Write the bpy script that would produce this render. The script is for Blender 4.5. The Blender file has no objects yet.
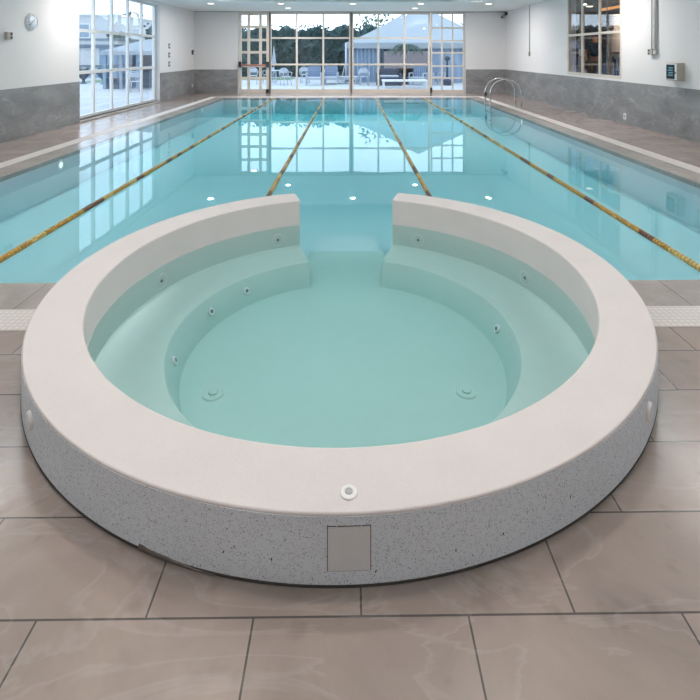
import bpy, bmesh, math, random
from mathutils import Vector, Matrix
random.seed(7)
PI = math.pi
S = bpy.context.scene
COL = S.collection
H = 1.573          # eye height
F = 496.0          # focal length in pixels of a 700 px frame
XW = 6.1           # side walls
YF = 19.4          # far wall
YB = -4.0          # wall behind the camera
ZC = 3.2           # soffit height
def WX(px, Y): return (px - 350.5) / F * Y
def WZ(py, Y): return H - (py - 53.0) / F * Y

# ------------------------------------------------------------------ materials
def new_mat(name):
    m = bpy.data.materials.new(name); m.use_nodes = True
    nt = m.node_tree; nt.nodes.clear()
    out = nt.nodes.new('ShaderNodeOutputMaterial')
    return m, nt, out
def node(nt, kind, **kw):
    n = nt.nodes.new(kind)
    for k, v in kw.items():
        if k in n.inputs: n.inputs[k].default_value = v
        else: setattr(n, k, v)
    return n
def c4(c): return (c[0], c[1], c[2], 1.0)
def srgb(r, g, b):
    f = lambda v: ((v/255+.055)/1.055)**2.4 if v > 10 else v/255/12.92
    return (f(r), f(g), f(b))
def simple(name, col, rough=.5, metal=0.0, var=.06, scale=6.0, bump=0.0, spec=.5):
    """principled with a slight procedural mottling"""
    m, nt, out = new_mat(name)
    b = node(nt, 'ShaderNodeBsdfPrincipled'); b.inputs['Roughness'].default_value = rough
    b.inputs['Metallic'].default_value = metal; b.inputs['Specular IOR Level'].default_value = spec
    tc = node(nt, 'ShaderNodeTexCoord')
    no = node(nt, 'ShaderNodeTexNoise', Scale=scale, Detail=3.0)
    nt.links.new(tc.outputs['Object'], no.inputs['Vector'])
    mx = node(nt, 'ShaderNodeMix', data_type='RGBA')
    mx.inputs[6].default_value = c4([x*(1-var) for x in col]); mx.inputs[7].default_value = c4([min(1, x*(1+var)) for x in col])
    nt.links.new(no.outputs['Fac'], mx.inputs[0]); nt.links.new(mx.outputs[2], b.inputs['Base Color'])
    if bump:
        bp = node(nt, 'ShaderNodeBump', Strength=bump, Distance=.01)
        nt.links.new(no.outputs['Fac'], bp.inputs['Height']); nt.links.new(bp.outputs[0], b.inputs['Normal'])
    nt.links.new(b.outputs[0], out.inputs[0])
    return m
def emit(name, col, strength):
    m, nt, out = new_mat(name)
    e = node(nt, 'ShaderNodeEmission', Color=c4(col), Strength=strength)
    nt.links.new(e.outputs[0], out.inputs[0]); return m
def ramp(nt, src, stops):
    r = node(nt, 'ShaderNodeValToRGB')
    el = r.color_ramp.elements
    while len(el) < len(stops): el.new(.5)
    for e, (p, c) in zip(el, stops): e.position = p; e.color = c4(c) if len(c) == 3 else c
    nt.links.new(src, r.inputs[0]); return r
def mixc(nt, mode, fac, a, b):
    mx = node(nt, 'ShaderNodeMix', data_type='RGBA', blend_type=mode)
    for i, v in ((0, fac), (6, a), (7, b)):
        if hasattr(v, 'node'): nt.links.new(v, mx.inputs[i])
        else: mx.inputs[i].default_value = v if i == 0 else c4(v)
    return mx.outputs[2]

def tile_mat(name, x0, y0, bw, rh, base, grout, mortar=.003, rough=.19, offset=.5):
    m, nt, out = new_mat(name)
    b = node(nt, 'ShaderNodeBsdfPrincipled')
    tc = node(nt, 'ShaderNodeTexCoord'); mp = node(nt, 'ShaderNodeMapping')
    mp.inputs['Location'].default_value = (-x0, -y0, 0)
    nt.links.new(tc.outputs['Object'], mp.inputs[0])
    br = node(nt, 'ShaderNodeTexBrick', offset=offset, offset_frequency=2, squash=1.0, squash_frequency=2)
    br.inputs['Scale'].default_value = 1.0; br.inputs['Mortar Size'].default_value = mortar
    br.inputs['Mortar Smooth'].default_value = .1; br.inputs['Bias'].default_value = 0
    br.inputs['Brick Width'].default_value = bw; br.inputs['Row Height'].default_value = rh
    br.inputs['Color1'].default_value = c4([v*.93 for v in base]); br.inputs['Color2'].default_value = c4([min(1, v*1.07) for v in base])
    br.inputs['Mortar'].default_value = c4(grout)
    nt.links.new(mp.outputs[0], br.inputs['Vector'])
    # soft stone clouding, light veins, small worn blotches
    n1 = node(nt, 'ShaderNodeTexNoise', Scale=2.6, Detail=6.0, Roughness=.6, Distortion=.6)
    nt.links.new(tc.outputs['Object'], n1.inputs['Vector'])
    r1 = ramp(nt, n1.outputs['Fac'], [(.3, (.80, .80, .80)), (.7, (1.14, 1.13, 1.12))])
    c = mixc(nt, 'MULTIPLY', 1.0, br.outputs['Color'], r1.outputs[0])
    n2 = node(nt, 'ShaderNodeTexNoise', Scale=1.7, Detail=5.0, Roughness=.55, Distortion=1.4)
    mp2 = node(nt, 'ShaderNodeMapping'); mp2.inputs['Rotation'].default_value = (0, 0, .5); mp2.inputs['Scale'].default_value = (.7, 1.5, 1)
    nt.links.new(tc.outputs['Object'], mp2.inputs[0]); nt.links.new(mp2.outputs[0], n2.inputs['Vector'])
    r2 = ramp(nt, n2.outputs['Fac'], [(.47, (0, 0, 0)), (.5, (.16, .16, .16)), (.512, (0, 0, 0))])
    c = mixc(nt, 'SCREEN', .30, c, r2.outputs[0])
    n3 = node(nt, 'ShaderNodeTexNoise', Scale=9.0, Detail=2.0)
    nt.links.new(tc.outputs['Object'], n3.inputs['Vector'])
    r3 = ramp(nt, n3.outputs['Fac'], [(.62, (1, 1, 1)), (.72, (.86, .85, .84))])
    c = mixc(nt, 'MULTIPLY', 1.0, c, r3.outputs[0])
    nt.links.new(c, b.inputs['Base Color'])
    b.inputs['Roughness'].default_value = rough
    bp = node(nt, 'ShaderNodeBump', Strength=.5, Distance=.002, invert=True)
    nt.links.new(br.outputs['Fac'], bp.inputs['Height']); nt.links.new(bp.outputs[0], b.inputs['Normal'])
    nt.links.new(b.outputs[0], out.inputs[0]); return m

def plaster_mat(name, base, specks, amount_side, amount_top, speck_col, bump):
    m, nt, out = new_mat(name)
    b = node(nt, 'ShaderNodeBsdfPrincipled'); b.inputs['Roughness'].default_value = .75; b.inputs['Specular IOR Level'].default_value = .3
    tc = node(nt, 'ShaderNodeTexCoord')
    # sparse aggregate flecks
    col = None
    for sc, th, dens in specks:
        v = node(nt, 'ShaderNodeTexVoronoi', Scale=sc); nt.links.new(tc.outputs['Object'], v.inputs['Vector'])
        n = node(nt, 'ShaderNodeTexNoise', Scale=sc*.33, Detail=1.0); nt.links.new(tc.outputs['Object'], n.inputs['Vector'])
        a = node(nt, 'ShaderNodeMath', operation='LESS_THAN'); a.inputs[1].default_value = th; nt.links.new(v.outputs['Distance'], a.inputs[0])
        g = node(nt, 'ShaderNodeMath', operation='GREATER_THAN'); g.inputs[1].default_value = dens; nt.links.new(n.outputs['Fac'], g.inputs[0])
        p = node(nt, 'ShaderNodeMath', operation='MULTIPLY'); nt.links.new(a.outputs[0], p.inputs[0]); nt.links.new(g.outputs[0], p.inputs[1])
        if col is None:
            # the upright outer face shows more aggregate than the trowelled top
            geo = node(nt, 'ShaderNodeNewGeometry'); sx = node(nt, 'ShaderNodeSeparateXYZ')
            nt.links.new(geo.outputs['Normal'], sx.inputs[0])
            ab = node(nt, 'ShaderNodeMath', operation='ABSOLUTE'); nt.links.new(sx.outputs['Z'], ab.inputs[0])
            up = node(nt, 'ShaderNodeMapRange'); up.inputs['To Min'].default_value = amount_side; up.inputs['To Max'].default_value = amount_top
            nt.links.new(ab.outputs[0], up.inputs['Value'])
            col = base
        f = node(nt, 'ShaderNodeMath', operation='MULTIPLY'); nt.links.new(p.outputs[0], f.inputs[0]); nt.links.new(up.outputs[0], f.inputs[1])
        col = mixc(nt, 'MIX', f.outputs[0], col, speck_col)
    n = node(nt, 'ShaderNodeTexNoise', Scale=5.0, Detail=4.0); nt.links.new(tc.outputs['Object'], n.inputs['Vector'])
    r = ramp(nt, n.outputs['Fac'], [(.3, (.975, .975, .975)), (.7, (1.015, 1.015, 1.015))])
    col = mixc(nt, 'MULTIPLY', 1.0, col, r.outputs[0])
    nt.links.new(col, b.inputs['Base Color'])
    nb = node(nt, 'ShaderNodeTexNoise', Scale=160.0, Detail=2.0); nt.links.new(tc.outputs['Object'], nb.inputs['Vector'])
    bp = node(nt, 'ShaderNodeBump', Strength=bump, Distance=.003); nt.links.new(nb.outputs['Fac'], bp.inputs['Height']); nt.links.new(bp.outputs[0], b.inputs['Normal'])
    nt.links.new(b.outputs[0], out.inputs[0]); return m

def stone_mat():
    m, nt, out = new_mat('grey_stone_cladding')
    b = node(nt, 'ShaderNodeBsdfPrincipled'); b.inputs['Roughness'].default_value = .45
    tc = node(nt, 'ShaderNodeTexCoord'); mp = node(nt, 'ShaderNodeMapping'); mp.inputs['Scale'].default_value = (1, .7, 1.6); mp.inputs['Rotation'].default_value = (.7, 0, 0)
    nt.links.new(tc.outputs['Object'], mp.inputs[0])
    n = node(nt, 'ShaderNodeTexNoise', Scale=1.8, Detail=7.0, Roughness=.6, Distortion=.8); nt.links.new(mp.outputs[0], n.inputs['Vector'])
    r = ramp(nt, n.outputs['Fac'], [(.28, (.165, .165, .172)), (.5, (.225, .225, .232)), (.74, (.31, .31, .315))])
    v = node(nt, 'ShaderNodeTexNoise', Scale=1.1, Detail=4.0, Distortion=1.5); nt.links.new(mp.outputs[0], v.inputs['Vector'])
    rv = ramp(nt, v.outputs['Fac'], [(.49, (0, 0, 0)), (.5, (.16, .16, .16)), (.51, (0, 0, 0))])
    c = mixc(nt, 'ADD', .6, r.outputs[0], rv.outputs[0])
    nt.links.new(c, b.inputs['Base Color']); nt.links.new(b.outputs[0], out.inputs[0]); return m

def two_sided_fresnel(nt, ior):
    # unrefracted thin sheet: the same air-side reflectance from both faces
    geo = node(nt, 'ShaderNodeNewGeometry'); mr = node(nt, 'ShaderNodeMapRange')
    mr.inputs['To Min'].default_value = ior; mr.inputs['To Max'].default_value = 1/ior
    nt.links.new(geo.outputs['Backfacing'], mr.inputs['Value'])
    fr = node(nt, 'ShaderNodeFresnel'); nt.links.new(mr.outputs[0], fr.inputs['IOR'])
    return fr
def water_mat():
    m, nt, out = new_mat('clear_pool_water')
    tc = node(nt, 'ShaderNodeTexCoord')
    n = node(nt, 'ShaderNodeTexNoise', Scale=1.3, Detail=2.0); nt.links.new(tc.outputs['Object'], n.inputs['Vector'])
    bp = node(nt, 'ShaderNodeBump', Strength=.035, Distance=.02); nt.links.new(n.outputs['Fac'], bp.inputs['Height'])
    fr = two_sided_fresnel(nt, 1.33)
    nt.links.new(bp.outputs[0], fr.inputs['Normal'])
    tr = node(nt, 'ShaderNodeBsdfTransparent'); gl = node(nt, 'ShaderNodeBsdfGlossy', Roughness=.0)
    nt.links.new(bp.outputs[0], gl.inputs['Normal'])
    mx = node(nt, 'ShaderNodeMixShader')
    nt.links.new(fr.outputs[0], mx.inputs[0]); nt.links.new(tr.outputs[0], mx.inputs[1]); nt.links.new(gl.outputs[0], mx.inputs[2])
    nt.links.new(mx.outputs[0], out.inputs['Surface'])
    va = node(nt, 'ShaderNodeVolumeAbsorption', Density=WATER_D); va.inputs['Color'].default_value = c4(WATER_C)
    nt.links.new(va.outputs[0], out.inputs['Volume'])
    return m
def glass_mat(name, tint=(.93, .97, 1.0), ior=1.5):
    m, nt, out = new_mat(name)
    fr = two_sided_fresnel(nt, ior)
    tr = node(nt, 'ShaderNodeBsdfTransparent', Color=c4(tint)); gl = node(nt, 'ShaderNodeBsdfGlossy', Roughness=.0)
    mx = node(nt, 'ShaderNodeMixShader')
    nt.links.new(fr.outputs[0], mx.inputs[0]); nt.links.new(tr.outputs[0], mx.inputs[1]); nt.links.new(gl.outputs[0], mx.inputs[2])
    nt.links.new(mx.outputs[0], out.inputs['Surface']); return m
def grate_mat():
    m, nt, out = new_mat('white_overflow_grating')
    b = node(nt, 'ShaderNodeBsdfPrincipled'); b.inputs['Roughness'].default_value = .5
    tc = node(nt, 'ShaderNodeTexCoord')
    br = node(nt, 'ShaderNodeTexBrick', offset=0.0)
    br.inputs['Scale'].default_value = 1.0; br.inputs['Brick Width'].default_value = .035; br.inputs['Row Height'].default_value = .035
    br.inputs['Mortar Size'].default_value = .005
    br.inputs['Color1'].default_value = br.inputs['Color2'].default_value = c4((.62, .58, .555)); br.inputs['Mortar'].default_value = c4((.50, .46, .44))
    nt.links.new(tc.outputs['Object'], br.inputs['Vector']); nt.links.new(br.outputs['Color'], b.inputs['Base Color'])
    bp = node(nt, 'ShaderNodeBump', Strength=.5, Distance=.003, invert=True); nt.links.new(br.outputs['Fac'], bp.inputs['Height']); nt.links.new(bp.outputs[0], b.inputs['Normal'])
    nt.links.new(b.outputs[0], out.inputs[0]); return m
def leaf_mat(name, a, b_):
    m, nt, out = new_mat(name)
    b = node(nt, 'ShaderNodeBsdfPrincipled'); b.inputs['Roughness'].default_value = .7
    tc = node(nt, 'ShaderNodeTexCoord'); n = node(nt, 'ShaderNodeTexNoise', Scale=3.0, Detail=5.0, Roughness=.7); nt.links.new(tc.outputs['Object'], n.inputs['Vector'])
    r = ramp(nt, n.outputs['Fac'], [(.35, a), (.65, b_)])
    nt.links.new(r.outputs[0], b.inputs['Base Color']); nt.links.new(b.outputs[0], out.inputs[0]); return m

WATER_D = 1.0
WATER_C = (.63, .935, .95)
def canvas(name, col):
    m, nt, out = new_mat(name)
    d = node(nt, 'ShaderNodeBsdfDiffuse', Color=c4(col)); t = node(nt, 'ShaderNodeBsdfTranslucent', Color=c4(col)); mx = node(nt, 'ShaderNodeMixShader')
    tc = node(nt, 'ShaderNodeTexCoord'); n = node(nt, 'ShaderNodeTexNoise', Scale=2.0); nt.links.new(tc.outputs['Object'], n.inputs['Vector'])
    r = ramp(nt, n.outputs['Fac'], [(.3, [v*.96 for v in col]), (.7, col)]); nt.links.new(r.outputs[0], d.inputs['Color'])
    mx.inputs[0].default_value = .4; nt.links.new(d.outputs[0], mx.inputs[1]); nt.links.new(t.outputs[0], mx.inputs[2]); nt.links.new(mx.outputs[0], out.inputs[0]); return m
M = dict(
    wall=simple('painted_white_wall', (.71, .70, .71), .8, var=.015, scale=1.5),
    soffit=simple('painted_ceiling', (.74, .76, .77), .85, var=.01),
    tray=simple('pale_aqua_tray_ceiling', (.70, .76, .74), .85, var=.01),
    tile=tile_mat('taupe_porcelain_tile', -.27, 1.385, .60, .305, (.33, .270, .243), (.09, .08, .075)),
    coping=tile_mat('grey_coping_tile', -.27, .0, .60, .60, (.335, .30, .275), (.12, .11, .10)),
    stone=stone_mat(), plaster=plaster_mat('smooth_white_plaster', (.635, .595, .59), ((95.0, .18, .55), (240., .25, .5)), .12, .16, (.2, .19, .19), .2),
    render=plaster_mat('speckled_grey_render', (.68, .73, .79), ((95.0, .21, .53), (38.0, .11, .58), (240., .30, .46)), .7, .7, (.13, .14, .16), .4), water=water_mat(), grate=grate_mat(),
    glass=glass_mat('window_glass'), glass_in=glass_mat('interior_glass', (.97, .98, 1.0), 1.75),
    basin=simple('pale_blue_basin_lining', (.67, .69, .75), .6, var=.03, scale=2),
    spa=simple('pale_aqua_spa_lining', (.45, .56, .54), .6, var=.03, scale=9),
    frame=simple('beige_window_frame', (.60, .55, .49), .45, var=.03),
    frame_white=simple('white_window_frame', (.70, .71, .71), .45, var=.02),
    frame_dark=simple('dark_frame_seal', (.11, .10, .10), .6),
    black=simple('black_plastic', (.02, .02, .022), .5),
    red=simple('red_push_bar', (.45, .16, .12), .4),
    steel=simple('polished_steel', (.62, .62, .62), .16, metal=1.0, var=.02),
    grey=simple('grey_panel', (.64, .65, .66), .6, var=.05, scale=30),
    beige_box=simple('beige_enclosure', (.36, .34, .30), .5),
    pipe=simple('grey_conduit', (.42, .42, .42), .4, var=.02),
    white=simple('white_plastic', (.78, .78, .78), .4, var=.02),
    clockface=simple('clock_face', (.74, .79, .88), .35, var=.01),
    plate=simple('dark_switch_plate', (.12, .12, .14), .4),
    float_gold=simple('gold_float', (.38, .21, .03), .4, var=.7, scale=38),
    float_brown=simple('brown_float', (.13, .05, .02), .45, var=.4, scale=30),
    float_pale=simple('straw_float', (.50, .36, .12), .4, var=.3, scale=38),
    cable=simple('rope_core', (.25, .17, .05), .6),
    gap_black=simple('black_gaps_and_shade', (.035, .032, .03), .7),
    chip=simple('broken_grout', (.13, .11, .10), .9, var=.3, scale=40),
    pave=simple('pale_paving', (.40, .41, .43), .8, var=.06, scale=1.2),
    lawn=leaf_mat('lawn', (.09, .15, .08), (.16, .24, .13)),
    hedge=leaf_mat('hedge_leaves', (.011, .034, .036), (.036, .08, .074)),
    tree=leaf_mat('tree_leaves', (.035, .06, .03), (.10, .13, .06)),
    palm=leaf_mat('palm_leaves', (.02, .05, .045), (.06, .11, .09)),
    bark=simple('bark', (.06, .05, .045), .9),
    tent=canvas('white_canvas', (.46, .50, .54)),
    curtain=simple('blue_grey_curtain', (.24, .31, .40), .8, var=.15, scale=2),
    tentback=canvas('pale_bright_opening', (.86, .74, .72)),
    chair=simple('white_garden_chair', (.42, .45, .50), .5),
    wicker=simple('dark_wicker', (.05, .06, .085), .8),
    cushion=simple('pale_cushion', (.40, .42, .47), .9),
    building=simple('white_render', (.45, .45, .46), .8),
    roofband=simple('slate_fascia', (.12, .16, .20), .7),
    bluewall=simple('blue_grey_wall', (.20, .26, .33), .6),
    darkopen=simple('dark_interior_panel', (.035, .05, .075), .7),
    planter=simple('dark_planter', (.05, .065, .09), .6),
    wood=simple('brown_wood_panel', (.13, .065, .04), .5, var=.35, scale=3),
    woodfloor=simple('wood_floor', (.26, .15, .09), .5, var=.2, scale=4),
    navy=simple('navy_cloth', (.012, .022, .05), .9),
    navypanel=simple('navy_panel', (.02, .045, .09), .5),
    khaki=simple('khaki_cloth', (.20, .12, .075), .9),
    skin=simple('skin', (.45, .26, .18), .6),
    hair=simple('dark_hair', (.015, .012, .01), .8),
    poster=simple('white_board', (.70, .72, .78), .6),
    blueink=simple('blue_print', (.03, .06, .25), .6),
    lamp=emit('lamp_lens', (1.0, .86, .70), 6.0),
    poollight=emit('pool_light_lens', (.95, 1.0, 1.0), 1.6),
    amber=emit('amber_light_strip', (1.0, .42, .10), 1.1),
    screen=simple('dark_display', (.01, .02, .03), .2),
    lcd=emit('display_text', (.25, .55, .65), .5),
)

# ------------------------------------------------------------------ mesh helpers
class MB:
    def __init__(s): s.bm = bmesh.new()
    def box(s, x0, x1, y0, y1, z0, z1, bev=0):
        vs = [s.bm.verts.new((x, y, z)) for x in (x0, x1) for y in (y0, y1) for z in (z0, z1)]
        q = ((0, 1, 3, 2), (4, 6, 7, 5), (0, 4, 5, 1), (2, 3, 7, 6), (0, 2, 6, 4), (1, 5, 7, 3))
        fs = [s.bm.faces.new([vs[i] for i in f]) for f in q]
        if bev:
            es = list({e for f in fs for e in f.edges})
            bmesh.ops.bevel(s.bm, geom=es, offset=bev, segments=2, affect='EDGES', profile=.5)
        return s
    def cyl(s, a, b, r, r2=None, n=16):
        a, b = Vector(a), Vector(b); d = b-a; r2 = r if r2 is None else r2
        q = d.to_track_quat('Z', 'Y')
        A = [s.bm.verts.new(a + q @ Vector((r*math.cos(2*PI*i/n), r*math.sin(2*PI*i/n), 0))) for i in range(n)]
        B = [s.bm.verts.new(b + q @ Vector((r2*math.cos(2*PI*i/n), r2*math.sin(2*PI*i/n), 0))) for i in range(n)]
        for i in range(n):
            f = s.bm.faces.new((A[i], A[(i+1) % n], B[(i+1) % n], B[i])); f.smooth = n > 8
        s.bm.faces.new(A[::-1]); s.bm.faces.new(B)
        return s
    def tube(s, pts, r, n=10, closed=False):
        pts = [Vector(p) for p in pts]; rings = []
        up = Vector((0, 0, 1)); prev = None
        for i, p in enumerate(pts):
            t = (pts[min(i+1, len(pts)-1)] - pts[max(i-1, 0)]).normalized()
            if prev is None:
                u = t.orthogonal().normalized()
            else:
                u = (prev - t*prev.dot(t)).normalized()
            prev = u; v = t.cross(u)
            rr = r[i] if isinstance(r, (list, tuple)) else r
            rings.append([s.bm.verts.new(p + u*rr*math.cos(2*PI*k/n) + v*rr*math.sin(2*PI*k/n)) for k in range(n)])
        for A, B in zip(rings, rings[1:]):
            for k in range(n):
                f = s.bm.faces.new((A[k], A[(k+1) % n], B[(k+1) % n], B[k])); f.smooth = True
        s.bm.faces.new(rings[0][::-1]); s.bm.faces.new(rings[-1])
        return s
    def lathe(s, prof, c=(0, 0, 0), n=48, axis='Z', a0=0, a1=2*PI, closed_prof=False, smooth=True, caps=False):
        """profile [(r,z)] swept about an axis through c"""
        full = abs(a1-a0-2*PI) < 1e-6
        cnt = n if full else n+1
        c = Vector(c); rings = []
        for i in range(cnt):
            a = a0 + (a1-a0)*i/n
            ring = []
            for r, z in prof:
                p = Vector((r*math.cos(a), r*math.sin(a), z))
                if axis == 'X': p = Vector((p.z, p.x, p.y))
                elif axis == 'Y': p = Vector((p.x, p.z, p.y))
                elif not isinstance(axis, str): p = axis @ p
                ring.append(s.bm.verts.new(c+p))
            rings.append(ring)
        m = len(prof)
        for i in range(n):
            A, B = rings[i], rings[(i+1) % cnt]
            for k in range(m if closed_prof else m-1):
                k2 = (k+1) % m
                try:
                    f = s.bm.faces.new((A[k], B[k], B[k2], A[k2])); f.smooth = smooth
                except ValueError: pass
        if caps and not full:
            s.bm.faces.new(rings[0][::-1]); s.bm.faces.new(rings[-1])
        return s
    def ngon_prism(s, pts, z0, z1):
        A = [s.bm.verts.new((x, y, z0)) for x, y in pts]; B = [s.bm.verts.new((x, y, z1)) for x, y in pts]
        n = len(pts)
        for i in range(n): s.bm.faces.new((A[i], A[(i+1) % n], B[(i+1) % n], B[i]))
        s.bm.faces.new(A[::-1]); s.bm.faces.new(B)
        return s
    def poly(s, pts):
        s.bm.faces.new([s.bm.verts.new(p) for p in pts]); return s
    def ball(s, c, r, sc=(1, 1, 1), sub=2):
        g = bmesh.ops.create_icosphere(s.bm, subdivisions=sub, radius=r)
        for v in g['verts']: v.co = Vector(c) + Vector((v.co.x*sc[0], v.co.y*sc[1], v.co.z*sc[2]))
        for f in s.bm.faces:
            pass
        return s
    def xform(s, mtx):
        bmesh.ops.transform(s.bm, matrix=mtx, verts=s.bm.verts[:]); return s
    def build(s, name, mat, parent=None, smooth_angle=None):
        bmesh.ops.remove_doubles(s.bm, verts=s.bm.verts[:], dist=1e-6)
        bmesh.ops.recalc_face_normals(s.bm, faces=s.bm.faces[:])
        me = bpy.data.meshes.new(name); s.bm.to_mesh(me); s.bm.free()
        me.materials.append(mat)
        if smooth_angle:
            for p in me.polygons: p.use_smooth = True
            me.set_sharp_from_angle(angle=math.radians(smooth_angle))
        o = bpy.data.objects.new(name, me); COL.objects.link(o)
        if parent is not None: o.parent = parent
        if smooth_angle: o.modifiers.new('wn', 'WEIGHTED_NORMAL').keep_sharp = True
        return o

def tag(o, label, cat, group=None, kind=None):
    o['label'] = label; o['category'] = cat
    if group: o['group'] = group
    if kind: o['kind'] = kind
    return o
def thing(name, label, cat, loc=(0, 0, 0), rz=0, group=None, kind=None):
    o = bpy.data.objects.new(name, None); COL.objects.link(o); o.empty_display_size = .1
    o.location = loc; o.rotation_euler = (0, 0, rz)
    return tag(o, label, cat, group, kind)
def struct(o, label, cat):
    return tag(o, label, cat, kind='structure')
def dup(root, loc, rz=None, label=None):
    r = root.copy(); COL.objects.link(r); r.location = loc
    if rz is not None: r.rotation_euler = (0, 0, rz)
    if label: r['label'] = label
    for ch in list(root.children):
        c = ch.copy(); COL.objects.link(c); c.parent = r
        for g in ch.children:
            d = g.copy(); COL.objects.link(d); d.parent = c
    return r

# ------------------------------------------------------------------ layout numbers
PX0, PX1, PY0, PY1 = -4.42, 4.20, 3.415, 17.3      # pool water rectangle
CO, GR = .355, .23                                  # coping and grating widths
CX, CY, RO, RI = -.04, 3.17, 1.71, 1.46             # spa
RIM = .218
ZWAT = -.004
ZP = -.55                                           # pool floor
ZB, ZS = -.192, -.372                                # bench, spa floor
# circle arc helper (front half below a given Y)
def arc_below(y, r, n=64):
    dx = math.sqrt(max(0, r*r-(y-CY)**2)); a0 = math.atan2(y-CY, -dx); a1 = math.atan2(y-CY, dx)
    if a0 < 0: a0 += 2*PI
    if a1 < 0: a1 += 2*PI
    if a0 > a1: a1 += 2*PI
    return [(CX+r*math.cos(a0+(a1-a0)*i/n), CY+r*math.sin(a0+(a1-a0)*i/n)) for i in range(n+1)]

# ------------------------------------------------------------------ floor, pool, grating
gx0, gx1 = PX0-CO-GR, PX1+CO+GR
gy0, gy1 = PY0-CO-GR, PY1+CO+GR
b = MB()
RD = RO-.06
arc = arc_below(gy0, RD)
pts = [(-XW-.25, YB), (XW+.25, YB), (XW+.25, gy0)] + arc[::-1] + [(-XW-.25, gy0)]
b.ngon_prism(pts, -.06, 0)
b.box(-XW-.25, gx0, gy0, YF+.25, -.06, 0)
b.box(gx1, XW+.25, gy0, YF+.25, -.06, 0)
b.box(gx0, gx1, gy1, YF+.25, -.06, 0)
struct(b.build('floor', M['tile']), 'taupe stone-look tiled pool deck running around the pool', 'floor')
def ring_strip(b, ax0, ax1, ay0, ay1, w, z0, z1):
    """rectangular ring of width w outside the rectangle, front side split by the spa"""
    b.box(ax0-w, ax0, ay0, ay1, z0, z1); b.box(ax1, ax1+w, ay0, ay1, z0, z1)
    b.box(ax0-w, ax1+w, ay1, ay1+w, z0, z1)
    ym = ay0-w
    r = RO-.06
    def xat(y): return math.sqrt(r*r-(y-CY)**2)
    n = 8
    L = [(ax0-w, ym), (CX-xat(ym), ym)] + [(CX-xat(ym+w*i/n), ym+w*i/n) for i in range(1, n+1)] + [(ax0-w, ay0)]
    R = [(ax1+w, ym), (ax1+w, ay0), (CX+xat(ay0), ay0)] + [(CX+xat(ay0-w*i/n), ay0-w*i/n) for i in range(1, n+1)]
    b.ngon_prism(L, z0, z1); b.ngon_prism(R, z0, z1)
b = MB(); ring_strip(b, PX0, PX1, PY0, PY1, CO, -.06, .0)
struct(b.build('trim_1', M['coping']), 'grey tiled coping around the pool edge', 'pool coping')
b = MB(); ring_strip(b, PX0-CO, PX1+CO, PY0-CO, PY1+CO, GR, -.06, .002)
struct(b.build('trim_2', M['grate']), 'white perforated overflow grating around the pool', 'drain grating')
b = MB()
b.box(PX0-.3, PX1+.3, PY0-.3, PY1+.3, ZP-.1, ZP)
b.box(PX0-.3, PX0, PY0-.3, PY1+.3, ZP, -.06); b.box(PX1, PX1+.3, PY0-.3, PY1+.3, ZP, -.06)
b.box(PX0, PX1, PY1, PY1+.3, ZP, -.06)
b.box(PX0, CX-RI-.1, PY0-.3, PY0, ZP, -.06); b.box(CX+RI+.1, PX1, PY0-.3, PY0, ZP, -.06)
struct(b.build('pool_basin', M['basin']), 'pale blue lined swimming pool basin under the water', 'pool basin')
# water: pool rectangle plus the spa bowl, one body
b = MB()
rw = RI+.1
arc = arc_below(PY0-.02, rw)
e = .02
pts = [(PX0-e, PY0-e)] + arc + [(PX1+e, PY0-e), (PX1+e, PY1+e), (PX0-e, PY1+e)]
b.ngon_prism(pts, ZP-.05, ZWAT)
tag(b.build('pool_water', M['water']), 'still clear turquoise water filling the pool and the round spa', 'water', kind='stuff')

# ------------------------------------------------------------------ spa
spa = thing('whirlpool_spa', 'round white speckled plaster spa joined to the front of the pool', 'spa tub', (CX, CY, 0))
G = math.radians(17)
A0, A1 = PI/2+G, PI/2+2*PI-G
def round_corner(cx, cz, r, a, b_, n=5):
    return [(cx+r*math.cos(a+(b_-a)*i/n), cz+r*math.sin(a+(b_-a)*i/n)) for i in range(n+1)]
prof = [(RO, ZP)] + [(RO, .0)] + round_corner(RO-.007, RIM-.007, .007, 0, PI/2) + round_corner(RI+.012, RIM-.012, .012, PI/2, PI) + [(RI, ZB-.06), (RI, ZP)]
b = MB().lathe(prof, n=160, a0=A0, a1=A1, closed_prof=True, caps=True)
rim = b.build('rim', M['plaster'], spa, 35)
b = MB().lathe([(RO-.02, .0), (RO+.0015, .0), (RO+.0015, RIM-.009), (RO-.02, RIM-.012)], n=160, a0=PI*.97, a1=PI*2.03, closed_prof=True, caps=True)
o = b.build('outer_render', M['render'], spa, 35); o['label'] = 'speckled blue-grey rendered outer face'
bp_ = [(RI+.02, ZB)] + round_corner(1.07+.012, ZB-.012, .012, PI/2, PI) + [(.985, ZS-.02), (.985, ZP), (RI+.02, ZP)]
b = MB().lathe(bp_, n=160, a0=A0, a1=A1, closed_prof=True, caps=True)
bench = b.build('bench', M['spa'], spa, 35); bench['label'] = 'submerged ring bench inside the spa'
b = MB().lathe([(RI-.003, ZB-.02), (RI-.003, ZWAT-.004), (RI+.02, ZWAT-.004), (RI+.02, ZB-.02)], n=160, a0=A0, a1=A1, closed_prof=True, caps=True)
b.build('inner_lining', M['spa'], spa, 35)
b = MB()
b.ngon_prism([(1.0*math.cos(2*PI*i/96), 1.0*math.sin(2*PI*i/96)) for i in range(96)], ZP-.02, ZS)
b.build('spa_floor', M['spa'], spa)
b = MB().box(-.36, .36, .9, 1.70, ZP-.02, ZS-.002)
b.build('entry_step', M['spa'], spa)
b = MB().box(-.34, .34, 1.70, 2.3, ZP-.02, ZS-.07)
b.build('entry_step', M['basin'], spa)
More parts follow.
